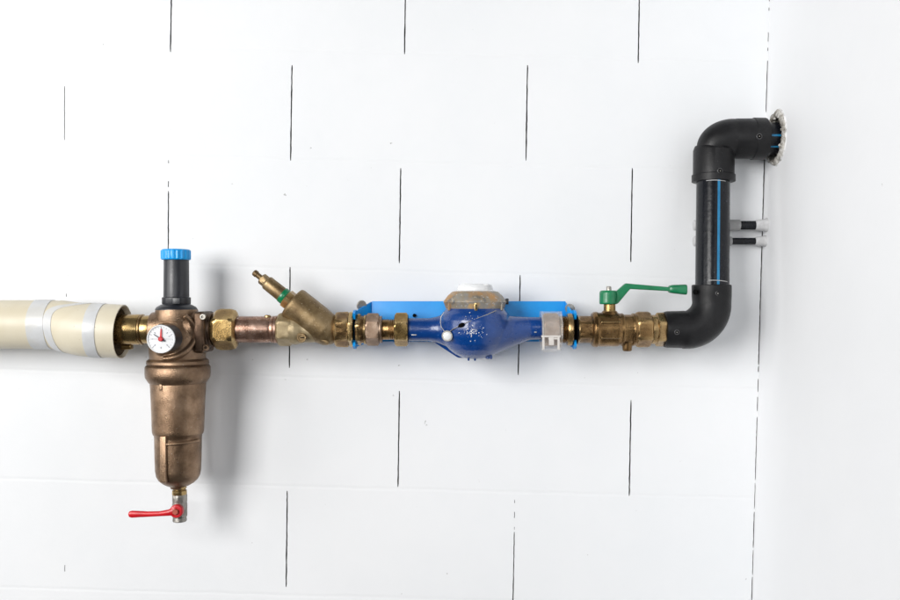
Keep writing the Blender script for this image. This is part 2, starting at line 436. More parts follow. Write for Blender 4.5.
# the broken plaster rim around the hole
bm = nb(); rings = []
for k, (rr, hh) in enumerate([(21.0,-9),(21.2,-3),(20.6,1.2),(21.6,3.0),(23.6,3.4),(25.6,2.6),(26.8,1.8),(28.0,.6),(28.8,-.6)]):
    ring = []
    for i in range(160):
        a = 2 * PI * i / 160; ca, sa = math.cos(a), math.sin(a)
        n1 = noise.fractal(Vector((ca * 3.2, sa * 3.2, k * .45)), 1, 2, 5)
        n2 = noise.noise(Vector((ca * 1.1 + 4, sa * 1.1, 0)))
        n3 = noise.fractal(Vector((ca * 9, sa * 9, k * .8 + 7)), 1, 2, 4)
        r = rr + n1 * (1.4 if k < 6 else 1.1) + n2 * 3.4 * (k / 8) + (1.0 if sa > .3 and k > 4 else 0)
        h = hh + ((n3 * 1.1 + n1 * .9) * (1.25 if k < 5 else .6) if 1 < k < 8 else 0)
        z = TZ + r * sa
        yy = min(TY + r * ca, WY - .6 - .05 * k)
        ring.append(bm.verts.new((side_x(z) - h, yy, z)))
    rings.append(ring)
for a, b in zip(rings, rings[1:]):
    for i in range(160):
        j = (i + 1) % 160; bm.faces.new((a[i], a[j], b[j], b[i]))
bm2 = nb()
for rg in (rings[7:],):
    cp = [[bm2.verts.new(v.co + Vector((-.5, 0, 0))) for v in q] for q in rg]
    for a, b in zip(cp, cp[1:]):
        for i in range(160):
            j = (i + 1) % 160; bm2.faces.new((a[i], a[j], b[j], b[i]))
obj('paint_edge', bm2, M['chipped'], side, sharp=60)
obj('plaster_rim', bm, M['plaster'], side, sharp=60)
bm = nb()
for i in range(26):
    a = random.uniform(0, 2 * PI); r = random.uniform(19.2, 21.5); z = TZ + r * math.sin(a)
    q = bmesh.ops.create_icosphere(bm, subdivisions=2, radius=random.uniform(.7, 2.0))
    c = Vector((side_x(z) - random.uniform(-1.5, 2.4), min(TY + r * math.cos(a), WY - 2), z))
    for v in q['verts']: v.co = v.co * (1 + .5 * noise.noise(v.co * 1.3 + Vector((i, 0, 0)))) + c
obj('plaster_crumb', bm, M['plaster'], side, sharp=60)

# ------------------------------------------------------------ insulated pipe on the left
IN = thing('insulated_pipe', 'thick cream plastic insulated pipe with white tape bands at the left edge', 'pipe', P(0, 324.5, 8))
def ipath(x):
    t = min(1, max(0, (x - 48) / 42)); t = t * t * (3 - 2 * t)
    return P(x, 324.6 + 5.6 * t + max(0, x - 90) * .045, 9 - 9 * t)
def irad(x):
    t = min(1, max(0, (x - 52) / 30)); return 24.9 + 1.5 * t
def shell(bm, xs, dr, end_in=None, sk=None):
    pts = [ipath(x) for x in xs]; rad = [irad(x) + dr for x in xs]
    sweep(bm, pts, rad, n=96, cap=False)
# first straight jacket
# short angled jacket with open, hollow end
bm = nb()
xs = [62, 66, 72, 80, 90, 100, 110, 117, 122, 123.0]
pts = [ipath(x) for x in xs]; rad = [irad(x) + .7 for x in xs]
pts += [ipath(123.2), ipath(122), ipath(100), ipath(95)]; rad += [irad(118) - .2, irad(118) - 1.4, irad(118) - 2.0, 10]
# sweep needs forward tangents: use a fixed frame
def sweep_fixed(bm, pts, rad, n=96, sag=0):
    rings = []
    for p, r in zip(pts, rad):
        ring = []
        for k in range(n):
            a = 2 * PI * k / n
            w = 1 + .012 * math.sin(2 * a + 1) + .006 * math.sin(5 * a)
            # the cut end leans: lower part reaches further
            lean = sag * math.sin(a) * (1 if p.x > ipath(108).x else 0)
            ring.append(bm.verts.new(p + Vector((-lean, -math.cos(a) * r * w, math.sin(a) * r * w))))
        rings.append(ring)
    for a, b in zip(rings, rings[1:]):
        for i in range(n):
            j = (i + 1) % n; bm.faces.new((a[i], a[j], b[j], b[i]))
jb = nb(); xj = [-160, -80, 0, 20, 40, 50, 56, 60, 64, 70, 76]; sweep_fixed(jb, [ipath(x) for x in xj], [irad(x) - .1 for x in xj])
obj('jacket', jb, M['jacket'], IN, sharp=60)
sweep_fixed(bm, pts, rad, sag=-1.5); obj('end_jacket', bm, M['jacket'], IN, sharp=50)
bm = nb(); sweep_fixed(bm, [ipath(119), ipath(112), ipath(104), ipath(101)], [24.3, 23.4, 19, 12], 96); obj('foam_core', bm, M['foam'], IN)
def tape(x0, x1, dr, tilt=0, wob=.5, m='tape'):
    bm = nb(); n = 96; rings = []
    for q, (x, d) in enumerate([(x0, -.4), (x0 + .2, dr), ((x0 + x1) / 2, dr + .15), (x1 - .2, dr), (x1, -.4)]):
        c = ipath(x); r = irad(x) + d; ring = []
        for k in range(n):
            a = 2 * PI * k / n
            e = (tilt(math.sin(a)) if callable(tilt) else tilt * math.sin(a)) + wob * noise.noise(Vector((math.cos(a), math.sin(a), x0 * .1 + (q > 2))))
            cc = ipath(x + e); r = irad(x + e) * (1 + .012 * math.sin(2 * a + 1) + .006 * math.sin(5 * a)) + d
            ring.append(bm.verts.new(cc + Vector((0, -math.cos(a) * r, math.sin(a) * r))))
        rings.append(ring)
    for a, b in zip(rings, rings[1:]):
        for i in range(n):
            j = (i + 1) % n; bm.faces.new((a[i], a[j], b[j], b[i]))
    return obj('tape', bm, M[m], IN, sharp=50)
tape(37, 54, .45, 0, .5); tape(54.5, 62.5, 1.1, lambda q: 30 * max(0, q) ** 5 + 5 * max(0, -q) ** 2, .4); tape(93, 105, 1.3, 1.0, .4)

# ------------------------------------------------------------ brass connector between insulation and filter
T = thing('pipe_connector', 'round shiny brass connector coming out of the cream insulated pipe', 'pipe fitting', P(130, AX))
obj('sleeve', hx([(100, 15)] + cyl(106, 141, 15.2, .7)[1:], n=96), M['brass_bright'], T)
obj('collar', hx(cyl(141.2, 143.6, 15.4, .8), n=96), M['brass'], T)
obj('spigot', hx([(142, 13.6), (144, 14.2), (158, 14.2), (160, 13)], n=96), M['brass_bright'], T)
obj('lower_tab', fuse((lambda b: (box(b, P(127, 347, 4), (11, 8, 5), 1.2), b)[1])(nb()), .6, 3), M['brass_bright'], T)

# ------------------------------------------------------------ water filter with pressure reducer
FX = 177.8
F = thing('water_filter', 'bronze water filter with black top housing and long hanging bowl', 'water filter', P(FX, 486))
F['category'] = 'water filter'
ZD = (0, 0, -1)
def vl(px, prof, n=96, y=0, rot=0):
    bm = nb(); lathe(bm, Vector((px - 450, y, 300)), ZD, prof, n=n, rot=rot); return bm
# black spring housing
obj('spring_housing', vl(176.4, [(258, 11.6), (259.5, 12.2), (297, 12.5), (297.6, 14), (303.2, 14), (304.2, 13.6), (305, 15.6),
     (307, 19), (309.2, 20.4), (310, 20.4)]), M['black_plastic'], F)
bm = nb(); box(bm, P(176.3, 301, -14.2), (7, 1.4, 6), .5); obj('catch', bm, M['black_plastic'], F)
bm = vl(175.9, [(249.2, 10.5), (249.4, 13.0), (250.2, 14.0), (251, 14.4, 'k'), (258.8, 14.4, 'k'), (259.6, 14.0), (260, 13.4), (260, 10)], n=80)
obj('adjusting_cap', bm, M['cap_blue'], F, sharp=20)
obj('bonnet', vl(176.8, [(309.4, 19.2), (309.6, 20.4), (311, 20.8), (320, 20.6), (321.4, 20.2), (321.8, 19.2), (325, 19)]), M['bronze'], F)
# the cast head: fused
bm = nb()
lathe(bm, Vector((FX - 450, 0, 300)), ZD, [(320, 19), (328, 22.5), (338, 26.5), (348, 28), (362, 27)], n=64)
lathe(bm, H0, XD, [(152, 17), (160, 19), (196, 19), (200, 16.5), (210, 16.5)], n=64)
lathe(bm, P(173, 339), (0, -1, 0), [(0, 17), (26, 15), (29, 13)], n=64)
# curved casting ridge around the gauge port
pts = []
for i in range(40):
    a = math.radians(48 - i * 3.6)
    pts.append(Vector((173.5 - 450 + 27 * math.cos(a), -math.sqrt(max(30, 27.5**2 - (FX-173.5-27*math.cos(a))**2)) - .6, 300 - 333 + 24 * math.sin(a))))
sweep(bm, pts, 2.6, n=12)
obj('head', fuse(bm, .75, 4, .55), M['bronze'], F, sharp=80)
# side flange with screws
bm = nb()
box(bm, P(204, 331.8), (11, 40, 41), 4.0, seg=4)
lathe(bm, H0, XD, [(205, 17), (213, 16.5)], n=64)
obj('flange', fuse(bm, .7, 3, .5), M['bronze_dark'], F, sharp=80)
for (x, y) in ((203.4, 316.8), (206.5, 347.5)):
    bm = nb(); lathe(bm, P(x, y, -18.5), (0, -1, 0), [(0, 3.0), (2.6, 3.0), (3.2, 2.6), (3.2, 1.5), (1.8, 1.4), (1.8, .2)], n=32)
    obj('screw', bm, M['steel'] if y < 320 else M['bronze_dark'], F)
# clamp collar and bowl
obj('collar', vl(177.9, [(357, 26), (358.6, 27.5), (360, 29.6), (361, 30.2), (363.4, 30.4), (364.4, 29.6), (365.2, 30.6), (367, 31.7), (373, 31.8),
      (377, 31.4), (380, 29.6), (382.4, 28.0), (383.2, 27)]), M['bronze'], F)
bm = vl(178.2, [(380, 26.5), (383, 27.2), (400, 26.2), (429, 25.2), (431.6, 25.0), (433.6, 24.4), (434.8, 23.3), (438, 23.0), (455, 22.7), (470, 22.2), (475.5, 21.2),
      (479.5, 19.0), (482.6, 15.6), (485, 11.5), (486.2, 8.5), (487, 7.6), (488.4, 7.4)])
obj('bowl', bm, M['bronze'], F, sharp=50)
bm = nb()
a = math.radians(-18)
R_ = Matrix.Rotation(a, 3, 'Z')
cx, cy = 178.2 - 450 + math.sin(a) * 23.6, -math.cos(a) * 23.6
box(bm, (cx, cy, 300 - 455.5), (6.6, 4.2, 45), 1.0, R_)
obj('rib', bm, M['bronze'], F)
bm = nb()
a2 = math.radians(22); R2 = Matrix.Rotation(a2, 3, 'Z')
pts = [Vector((178.2 - 450 + math.sin(math.radians(t)) * 23.5, -math.cos(math.radians(t)) * 23.5, 300 - 440 + .02 * (t - 25))) for t in range(-12, 75, 6)]
sweep(bm, pts, 1.5, n=12); obj('ledge', bm, M['bronze'], F)
bm = nb()
a3 = math.radians(-20)
c3 = Vector((178.2 - 450 + math.sin(a3) * 27.2, -math.cos(a3) * 27.2, 300 - 384.5)); box(bm, c3, (3.4, 2.2, 7), .9, Matrix.Rotation(a3, 3, 'Z'))
obj('lug', bm, M['bronze'], F)
# gauge
G = obj('gauge', (lambda b: (lathe(b, Vector((-267.8, -24, -36.2)), (0, -1, 0), [(0, 6), (17, 6), (17.4, 11), (18.5, 13.0), (38, 13.2), (41.2, 13.4), (41.8, 13.0), (41.8, 12.6), (40.8, 12.4)], n=96), b)[1])(nb()), M['black_plastic'], F)
bm = nb(); lathe(bm, Vector((-267.8, -63.5, -36.2)), (0, -1, 0), [(0, 12.9), (2.6, 13.25), (3.4, 12.9), (3.4, 12.2), (2.4, 12.0)], n=96); obj('bezel', bm, M['white_plastic'], G)
bm = nb(); lathe(bm, Vector((-267.8, -64.8, -36.2)), (0, -1, 0), [(0, 11), (0, 12.3), (1.0, 12.3)], n=96, cap=True); obj('dial', bm, M['dial'], G)
GY = -66.0; GC = Vector((-267.8, GY, -36.2))
def dbar(bm, a0, r0, r1, w0, w1, y=0, h=.25):
    a = math.radians(a0); d = Vector((math.cos(a), 0, math.sin(a))); q = Vector((-d.z, 0, d.x))
    c = GC + Vector((0, -y, 0))
    prism(bm, [c + d * r0 + q * w0, c + d * r1 + q * w1, c + d * r1 - q * w1, c + d * r0 - q * w0], (0, -1, 0), h)
bm = nb()
for i in range(21):
    an = 225 - i * 13.5; dbar(bm, an, 10.4 if i % 5 else 9.4, 11.4, .14 if i % 5 else .24, .14 if i % 5 else .24)
for an in (225, 180, 135, 45, 18, 315, 270):
    dbar(bm, an, 7.3, 8.8, .35, .35, 0); 
dbar(bm, 0, 3, 11.2, .12, .12); dbar(bm, 180, 3, 11.2, .12, .12)
obj('scale_marks', bm, M['ink'], G, smooth=False)
bm = nb(); dbar(bm, 146, 0, 8.0, .55, .3, .5); dbar(bm, -26, 0, 4.4, .8, .8, .5); obj('black_pointer', bm, M['ink_dark'], G, smooth=False)
bm = nb(); dbar(bm, 88, 0, 9.6, 1.0, .5, .9); lathe(bm, GC + Vector((0, -.6, 0)), (0, -1, 0), [(0, 2.1), (1.6, 2.1), (2.0, 1.6)], n=32); obj('red_pointer', bm, M['red'], G)
# drain valve
obj('drain_ring', vl(179.5, [(486, 6.8), (488, 7), (488.6, 6.2), (490, 6.2), (490.4, 7.2), (494, 7.2), (495, 6.8)], n=48), M['brass_bright'], F)
V = obj('drain_valve', (lambda b: (lathe(b, Vector((179.7 - 450, 0, 300)), ZD, [(494, 6.8), (495, 7.6, 'o'), (501, 7.6, 'o'), (502, 7.0), (504, 7.4), (516, 7.4), (517, 6.6), (520.6, 7.0), (521.4, 6.4), (521.4, 4), (518, 3.6)], n=48),
     lathe(b, P(179, 511), (0, -1, 0), [(0, 6), (9, 5.4), (10, 5)], n=32), b)[2])(nb()), M['steel'], F)
bm = nb()
c = P(176.8, 511, -12)
lathe(bm, c + Vector((0, 3, 0)), (0, -1, 0), [(0, 6), (.6, 6.6), (5.0, 6.6), (6, 5.8)], n=48)
lv = [(175, 511.2, 4.4), (168, 512.8, 3.2), (160, 513.8, 2.6), (148, 514.2, 2.8), (138, 514.2, 3.3), (132, 514.3, 3.6), (129.6, 514.3, 3.0), (128.6, 514.3, 1.6)]
n = 16; rings = []
for (x, y, h) in lv:
    p = P(x, y, -14); rings.append([bm.verts.new(p + Vector((0, 2.1 * math.cos(2*PI*k/n) * min(1, h / 2.4), h * math.sin(2*PI*k/n)))) for k in range(n)])
for a, b in zip(rings, rings[1:]):
    for i in range(n): bm.faces.new((a[i], a[(i+1)%n], b[(i+1)%n], b[i]))
bm.faces.new(rings[0]); bm.faces.new(list(reversed(rings[-1])))
obj('lever', fuse(bm, .45, 4, .5), M['red'], V, sharp=80)
bm = nb(); lathe(bm, c + Vector((-.2, -2.4, 0)), (0, -1, 0), nutp(0, 2.6, 3.2, .6), n=36); obj('lever_nut', bm, mat('worn_red_nut', [(.30,.05,.03),(.5,.12,.08)], .3, .5), V)

# ------------------------------------------------------------ line from filter to meter
NG = 'hexagonal brass nuts along the pipe line'
T = thing('union_nut', 'large yellow brass hexagonal nut just right of the bronze filter', 'nut', P(225, AX), NG)
obj('nut_body', hx([(213.6, 15), (213.8, 17.4, 'h', 17), (217.2, 20.6, 'h', 19.6), (219, 20.6, 'h', 20.3), (221, 20.6, 'h'), (230.6, 20.6, 'h'), (232.6, 20.6, 'h', 20.2), (235.6, 20.6, 'h', 19.3), (237.6, 17, 'h', 16.8), (238, 14)]), M['brass_bright'], T)
obj('neck', hx([(209, 13), (215, 13)]), M['bronze_dark'], T)
T = thing('copper_pipe', 'short reddish copper pipe with pale scuffs between nut and slanted valve', 'pipe', P(252, AX))
obj('tube', hx([(232, 12.8), (240, 13.3), (268, 13.3), (270, 13.0), (271, 12.6), (271.6, 13.4), (274, 13.6), (274.6, 12.9), (275.2, 13.8), (277.4, 13.8), (278, 13)], n=96), M['copper'], T)
bm = nb(); lathe(bm, P(267.6, 319, -2), (0, 0, 1), [(0, 3.4), (3.2, 3.2), (4.0, 2.4)], n=24); obj('plug', bm, M['brass'], T)

Y = thing('slanted_valve', 'cast brass stop valve with slanted barrel and green ring', 'valve', P(305, AX))
obj('end_hexagon', hx([(277.4, 12), (277.8, 15, 'h', 14.6), (279.4, 16.6, 'h', 15.9), (281, 16.6, 'h'), (289.6, 16.6, 'h'), (291.6, 16.4, 'h', 15.6), (293, 14.6), (293.6, 12)]), M['brass_pale'], Y)
bm = nb()
lathe(bm, H0, XD, [(290, 14.8), (296, 15.2), (304, 13.2), (318, 12.8), (336, 13.2)], n=64)
ya = math.radians(38.5); yd = Vector((-math.cos(ya), 0, math.sin(ya)))   # up-left
y0 = P(291.6, 302.2)
obj('body', fuse(bm, .7, 4), M['brass_pale'], Y, sharp=80)
bm = nb()
lathe(bm, y0, -yd, [(0, 15.5), (.8, 16.6), (3, 17.3), (30, 17.4), (44, 16.6), (52, 13.0)], n=64)
ball(bm, y0 - yd * 44, 15.8)
obj('barrel', fuse(bm, .7, 4), M['brass_dull'], Y, sharp=80)
bm = nb(); box(bm, P(325, 341, -10), (9, 4, 3.4), 1.2, Matrix.Rotation(math.radians(35), 3, 'Y')); obj('casting_lip', bm, M['brass_dull'], Y)
bm = nb(); lathe(bm, y0, yd, [(-2, 9), (0, 8.6), (.4, 9.8, 'h'), (7.0, 9.8, 'h'), (7.4, 7.8)], n=48, rot=.35); obj('bonnet_hexagon', bm, M['brass'], Y)
bm = nb(); lathe(bm, y0, yd, cyl(7.2, 12.6, 8.1, .8), n=48); obj('green_ring', bm, M['green'], Y)
ST = obj('spindle_sleeve', (lambda b: (lathe(b, y0, yd, [(12.4, 6.8), (12.6, 7.4), (31, 7.2), (32.4, 6.4), (33, 5.6)], n=48), b)[1])(nb()), M['brass_dull'], Y)
bm = nb(); lathe(bm, y0, yd, [(32, 5.2), (32.4, 5.8, 'h'), (38, 5.8, 'h'), (38.8, 4.8), (39.4, 3.4)], n=48); obj('gland_nut', bm, M['brass_dull'], Y)
bm = nb(); lathe(bm, y0, yd, [(38, 2.8), (44, 2.8), (44.6, 3.4), (47.6, 3.3), (48.6, 2.4), (48.6, 1.2), (47.4, 1)], n=32); obj('spindle', bm, M['brass_dull'], Y)
bm = nb(); lathe(bm, P(302.6, 337.6, -8), (0, -1, 0), [(0, 4.8), (6.4, 4.6), (7.0, 4.2), (7.0, 3.2), (6.0, 3.0)], n=32); PL = obj('test_plug', bm, M['brass_dull'], Y)
bm = nb(); box(bm, P(302.6, 337.6, -14.3), (5.0, .8, 1.0), .2); obj('plug_slot', bm, M['hole'], PL)

T = thing('compression_union', 'broad aged brass nut with bright rim right of the slanted valve', 'nut', P(344, AX), NG)
obj('nut_body', hx([(334.6, 12), (335.0, 15.4), (336.8, 17.2), (339, 17.9, 'h', 17.6), (347.6, 17.9, 'h', 17.8), (348.6, 17.2, 'h'), (349, 15)]), M['brass'], T)
obj('rim', hx([(349.0, 14), (349.2, 17.0, 'h', 17.0), (350.4, 17.8, 'h', 17.6), (352.8, 17.8, 'h', 17.6), (353.8, 16.6, 'h', 16.8), (354, 14)], rot=.12), M['brass_bright'], T)
T = thing('lock_nut', 'narrow dark brass lock nut beside the left fork of the blue bracket', 'nut', P(359, AX), NG)
obj('nut_body', hx([(356.2, 13), (356.4, 15.4, 'h', 15), (358.4, 16.6, 'h', 16), (360.8, 16.2, 'h', 16), (361.4, 14), (364, 13.6), (364.4, 14.6), (366.2, 14.6), (366.6, 12)], rot=.2), M['brass'], T)
T = thing('reducer_nut', 'pinkish brass hexagonal nut in front of left end of blue bracket', 'nut', P(373, AX), NG)
obj('nut_body', hx(nutp(366.2, 379.6, 16.3, 1.4)), M['brass_pink'], T)
obj('collar', hx(cyl(379.4, 382.2, 13.6, .6)), M['brass_pink'], T)
T = thing('threaded_nipple', 'thin round brass nipple between two hexagonal nuts left of the blue meter', 'pipe fitting', P(388, AX))
pr = [(380, 9.6), (382, 10.2), (388, 10.3)]
for i in range(4): pr += [(388.6 + i * 1.8, 10.5), (389.5 + i * 1.8, 9.9)]
obj('tube', hx(pr + [(396, 10)]), M['brass'], T)
T = thing('meter_nut', 'golden brass hexagonal nut touching the left end of the blue meter', 'nut', P(402, AX), NG)
obj('nut_body', hx(nutp(394.6, 408.4, 16.9, 1.5), rot=.08), M['brass_bright'], T)

# ------------------------------------------------------------ bracket
BR = thing('meter_bracket', 'sky blue metal wall bracket behind the dark blue water meter', 'bracket', P(463, 322, WY))
bm = nb()
zt, zb = P(0, 301.2, 27).z, P(0, 341.6, 27).z
xl, xr = P(372, 0, 27).x, P(565.6, 0, 27).x
box(bm, ((xl + xr) / 2, 27, (zt + zb) / 2), (xr - xl, 1.6, zt - zb), .5)
obj('back_plate', bm, M['blue_bracket'], BR)
bm = nb(); box(bm, ((xl + xr) / 2, 31.6, zt - .8), (xr - xl, 8, 1.6), .5); obj('top_lip', bm, M['blue_bracket'], BR)
bm = nb(); box(bm, ((xl + xr) / 2, 31.6, zb + .8), (xr - xl, 8, 1.6), .5); obj('bottom_lip', bm, M['blue_bracket'], BR)
for xs_ in (xl + 28, xr - 28):
    bm = nb(); lathe(bm, (xs_, 27.5, (zt + zb) / 2), (0, 1, 0), [(0, 7), (WY - 27.5, 7)], n=32); obj('standoff', bm, M['blue_bracket'], BR)
for sgn, xo, xf in ((-1, xl, P(355, 0, 0).x), (1, xr, P(574.2, 0, 0).x)):
    # angled cheek from the plate to the fork
    bm = nb(); p0 = Vector((xo, 27.4, 0)); p1 = Vector((xf + (1.0 if sgn < 0 else -1.0), 6, 0))
    t0, b0, t1, b1 = zt - .4, zb + .4, P(0, 311, 4).z, P(0, 347, 4).z
    d = (p1 - p0); nrm = Vector((d.y, -d.x, 0)).normalized()
    prism(bm, [(p0.x, p0.y, t0), (p1.x, p1.y, t1), (p1.x, p1.y, b1), (p0.x, p0.y, b0)], nrm, 1.6, .3)
    obj('cheek', bm, M['blue_bracket'], BR)
    bm = nb()
    # fork: a slotted plate around the pipe, tips above and below
    for zz, sg in ((-14.2, 1), (-44.8, -1)):
        pass
    bm = nb(); n = 40
    outer = []; inner = []
    prof = []
    for k in range(n + 1):
        a = math.radians(-125 + 250 * k / n)      # open towards the camera
        prof.append((math.cos(a), math.sin(a)))
    va = []
    for X in (xf - 1.1, xf + 1.1):
        va.append([(bm.verts.new((X, c_ * 12.5, -29.5 + s_ * 12.5)), bm.verts.new((X, c_ * 19.2, -29.5 + s_ * 19.6))) for c_, s_ in prof])
    for k in range(n):
        a, b = va[0], va[1]
        bm.faces.new((a[k][0], a[k+1][0], a[k+1][1], a[k][1])); bm.faces.new((b[k][1], b[k+1][1], b[k+1][0], b[k][0]))
        bm.faces.new((a[k][1], a[k+1][1], b[k+1][1], b[k][1])); bm.faces.new((a[k+1][0], a[k][0], b[k][0], b[k+1][0]))
    for k in (0, n): bm.faces.new((va[0][k][0], va[0][k][1], va[1][k][1], va[1][k][0]))
    obj('fork', bm, M['blue_bracket'], BR)
    bm = nb()
    q = P(364 if sgn < 0 else 571, 300.5 if sgn < 0 else 306, 24)
    lathe(bm, P(362 if sgn < 0 else 569.5, 305.5 if sgn < 0 else 309, 16), Vector((-.55 * -sgn, .8, .25)), [(0, 5), (.5, 5.2), (1.8, 5.2), (2.2, 4.9)], n=32)
    obj('washer', bm, M['zinc'], BR)
bm = nb(); lathe(bm, P(414.5, 315.5, 25.4), (0, -1, 0), [(0, 1.8), (.9, 1.9), (1.1, 1.4), (.9, .2)], n=24); obj('bolt_hole', bm, M['hole'], BR)

# ------------------------------------------------------------ water meter
W = thing('water_meter', 'dark blue water meter with stained ring and white lid', 'water meter', P(475, 358))
bm = nb()
MX = 475.0
lathe(bm, Vector((MX - 450, 0, 300)), ZD, [(307, 28), (311, 31.0), (314, 33.6), (320, 35.8), (328, 36.2), (336, 35.0), (343, 31.6), (349, 26.4), (354, 20), (357.6, 12.5), (359, 5)], n=96)
lathe(bm, H0, XD, [(420, 11.4), (430, 11.5), (437, 13.0), (444, 16.0), (452, 19), (466, 20)], n=64)
bm2 = bm
# long tapering outlet on the right
d_, u_, v_ = frame(XD)
rings = []
for s, top, bot, dep in [(470, 311.5, 359, 31), (480, 311.5, 358.5, 31), (488, 312, 356.8, 29), (496, 313.2, 353.8, 26), (504, 314.8, 350.4, 22.5), (513, 316.0, 346.4, 18.0), (522, 316.6, 342.8, 14.6), (530, 316.9, 339.8, 12), (542, 316.9, 339.2, 11.5)]:
    cz = 300 - (top + bot) / 2; hz = (bot - top) / 2
    rings.append([bm.verts.new((s - 450, dep * math.cos(2*PI*k/48), cz + hz * math.sin(2*PI*k/48))) for k in range(48)])
for a, b in zip(rings, rings[1:]):
    for i in range(48): bm.faces.new((a[i], a[(i+1)%48], b[(i+1)%48], b[i]))
bm.faces.new(rings[0]); bm.faces.new(list(reversed(rings[-1])))
# stabilising foot under the inlet
prism(bm, [P(430, 340, 6), P(452, 340, 6), P(468, 358.6, 6), P(458, 358, 6)], (0, 1, 0), 4)
obj('body', fuse(bm, .8, 12, .6), M['blue_paint'], W, sharp=80)
obj('inlet', hx([(408, 10.4), (408.6, 11.2), (410, 11.5), (430, 11.4)], n=96), M['blue_paint'], W)
obj('ring', vl(MX, [(311.4, 26), (311.2, 27.6), (310.6, 28.4), (303.4, 31.0), (302.2, 31.6), (301.0, 31.2), (296, 27.6), (292.4, 23.6), (291.6, 22.4), (291.2, 20), (292, 17)]), M['ring_stained'], W, sharp=30)
for an in (0, 58, -58, 120, 180, -120):
    a = math.radians(an); bm = nb()
    c = Vector((MX - 450 + math.sin(a) * 30.2, -math.cos(a) * 30.2, 300 - 306.4)); R_ = Matrix.Rotation(a, 3, 'Z')
    box(bm, c, (2.8, 2.4, 8), .6, R_); obj('lug', bm, M['brass_bright'] if an == 0 else M['ring_stained'], W)
    if an == 0:
        bm = nb(); box(bm, c + Vector((0, -1.3, -.2)), (1.2, .6, 5), .2); obj('lug_slot', bm, M['hole'], W)
LD = obj('lid', vl(MX, [(293, 19.6), (291.4, 19.8), (290.6, 18.6), (290, 17.9), (288.4, 18), (285.4, 17), (284.4, 15.8), (284.0, 13), (284.2, 3)], n=96), M['white_plastic'], W)
bm = nb(); box(bm, P(466, 283.9, -6), (8, 6, 1.8), .7); obj('lid_catch', bm, M['white_plastic'], LD)
bm = nb(); box(bm, P(485, 285.0, -12), (6, 4, 2.0), .7); obj('lid_catch', bm, M['white_plastic'], LD)
# lead seal and wires
sc_ = P(447.2, 335.8, -25)
bm = nb(); lathe(bm, sc_, (0, -1, 0), [(-10, 3), (-.5, 3), (0, 4.8), (.6, 5.3), (3.6, 5.3), (4.2, 4.8), (4.2, 3.9)], n=48); SL = obj('seal', bm, M['zinc'], W)
bm = nb(); lathe(bm, sc_ + Vector((0, -3.6, 0)), (0, -1, 0), [(0, 3.8), (1.0, 3.7), (1.6, 2.4)], n=40); obj('seal_face', bm, M['white_plastic'], SL)
bm = nb()
sweep(bm, [P(449.5, 331.6, -27), P(453, 329, -30.5), P(458, 326.6, -33.5), P(461, 325.2, -35), P(468, 322.0, -35.2), P(478, 318, -34.6), P(487, 314.6, -32), P(493, 312, -28), P(496, 310.6, -25)], .38, n=8)
sweep(bm, [P(444.5, 331.6, -27), P(441.4, 327, -24), P(440.4, 322, -22), P(441, 317, -21), P(444, 312.4, -23)], .34, n=8)
obj('wire', bm, M['zinc'], SL)
bm = nb(); sweep(bm, [P(458.6, 326.6, -33.8), P(460, 325.8, -34.8), P(462.6, 324.4, -35.4), P(464.2, 323.6, -35.4)], [.8, 2.0, 1.9, .8], n=16); obj('wire_bead', bm, M['hole'], SL)
bm = nb(); lathe(bm, P(439.8, AX), (1, 0, 0), [(0, 11.9), (.3, 12.3), (.9, 12.3), (1.2, 11.9)], n=64); bm.clear(); bm.free()
for c_, z_ in (((414, 335, -10.6), (5, .5, 1.0)), ((534.5, 329, -11.4), (4, .5, 2.2)), ((535.5, 332.2, -11.2), (2.4, .5, 1.2))):
    bm = nb(); box(bm, P(*c_), z_, .2); obj('paint_chip', bm, M['zinc'], W)
for x, r in ((468.6, 1.1), (475, 1.2), (488, 2.4), (491, 1.4)):
    bm = nb(); lathe(bm, P(x, 350, -8), ZD, [(0, r), (9.8 if x < 480 else 8.4, r), (10.6 if x < 480 else 9.0, r * .6)], n=16); obj('nub', bm, M['blue_paint'], W)
bm = nb(); box(bm, P(507, 301.4, -2), (3.2, 4, 6), .8); obj('hinge', bm, M['black_plastic'], W)
# white specks on the front, modelled in place of the speckled lamp highlight
bm = nb()
for i in range(190):
    gx, gz = random.gauss(471, 5.4), random.gauss(328, 4.6)
    dx = gx - MX; 
    prof_r = 35.9
    yy = -math.sqrt(max(4, (prof_r - abs(gz - 328) * .09) ** 2 - dx * dx))
    r = random.uniform(.18, .42) if random.random() < .9 else .6
    q = bmesh.ops.create_icosphere(bm, subdivisions=1, radius=r)
    for v in q['verts']: v.co = v.co + Vector((gx - 450, yy - .1, 300 - gz))
obj('highlight_specks', bm, M['speck_white'], W)

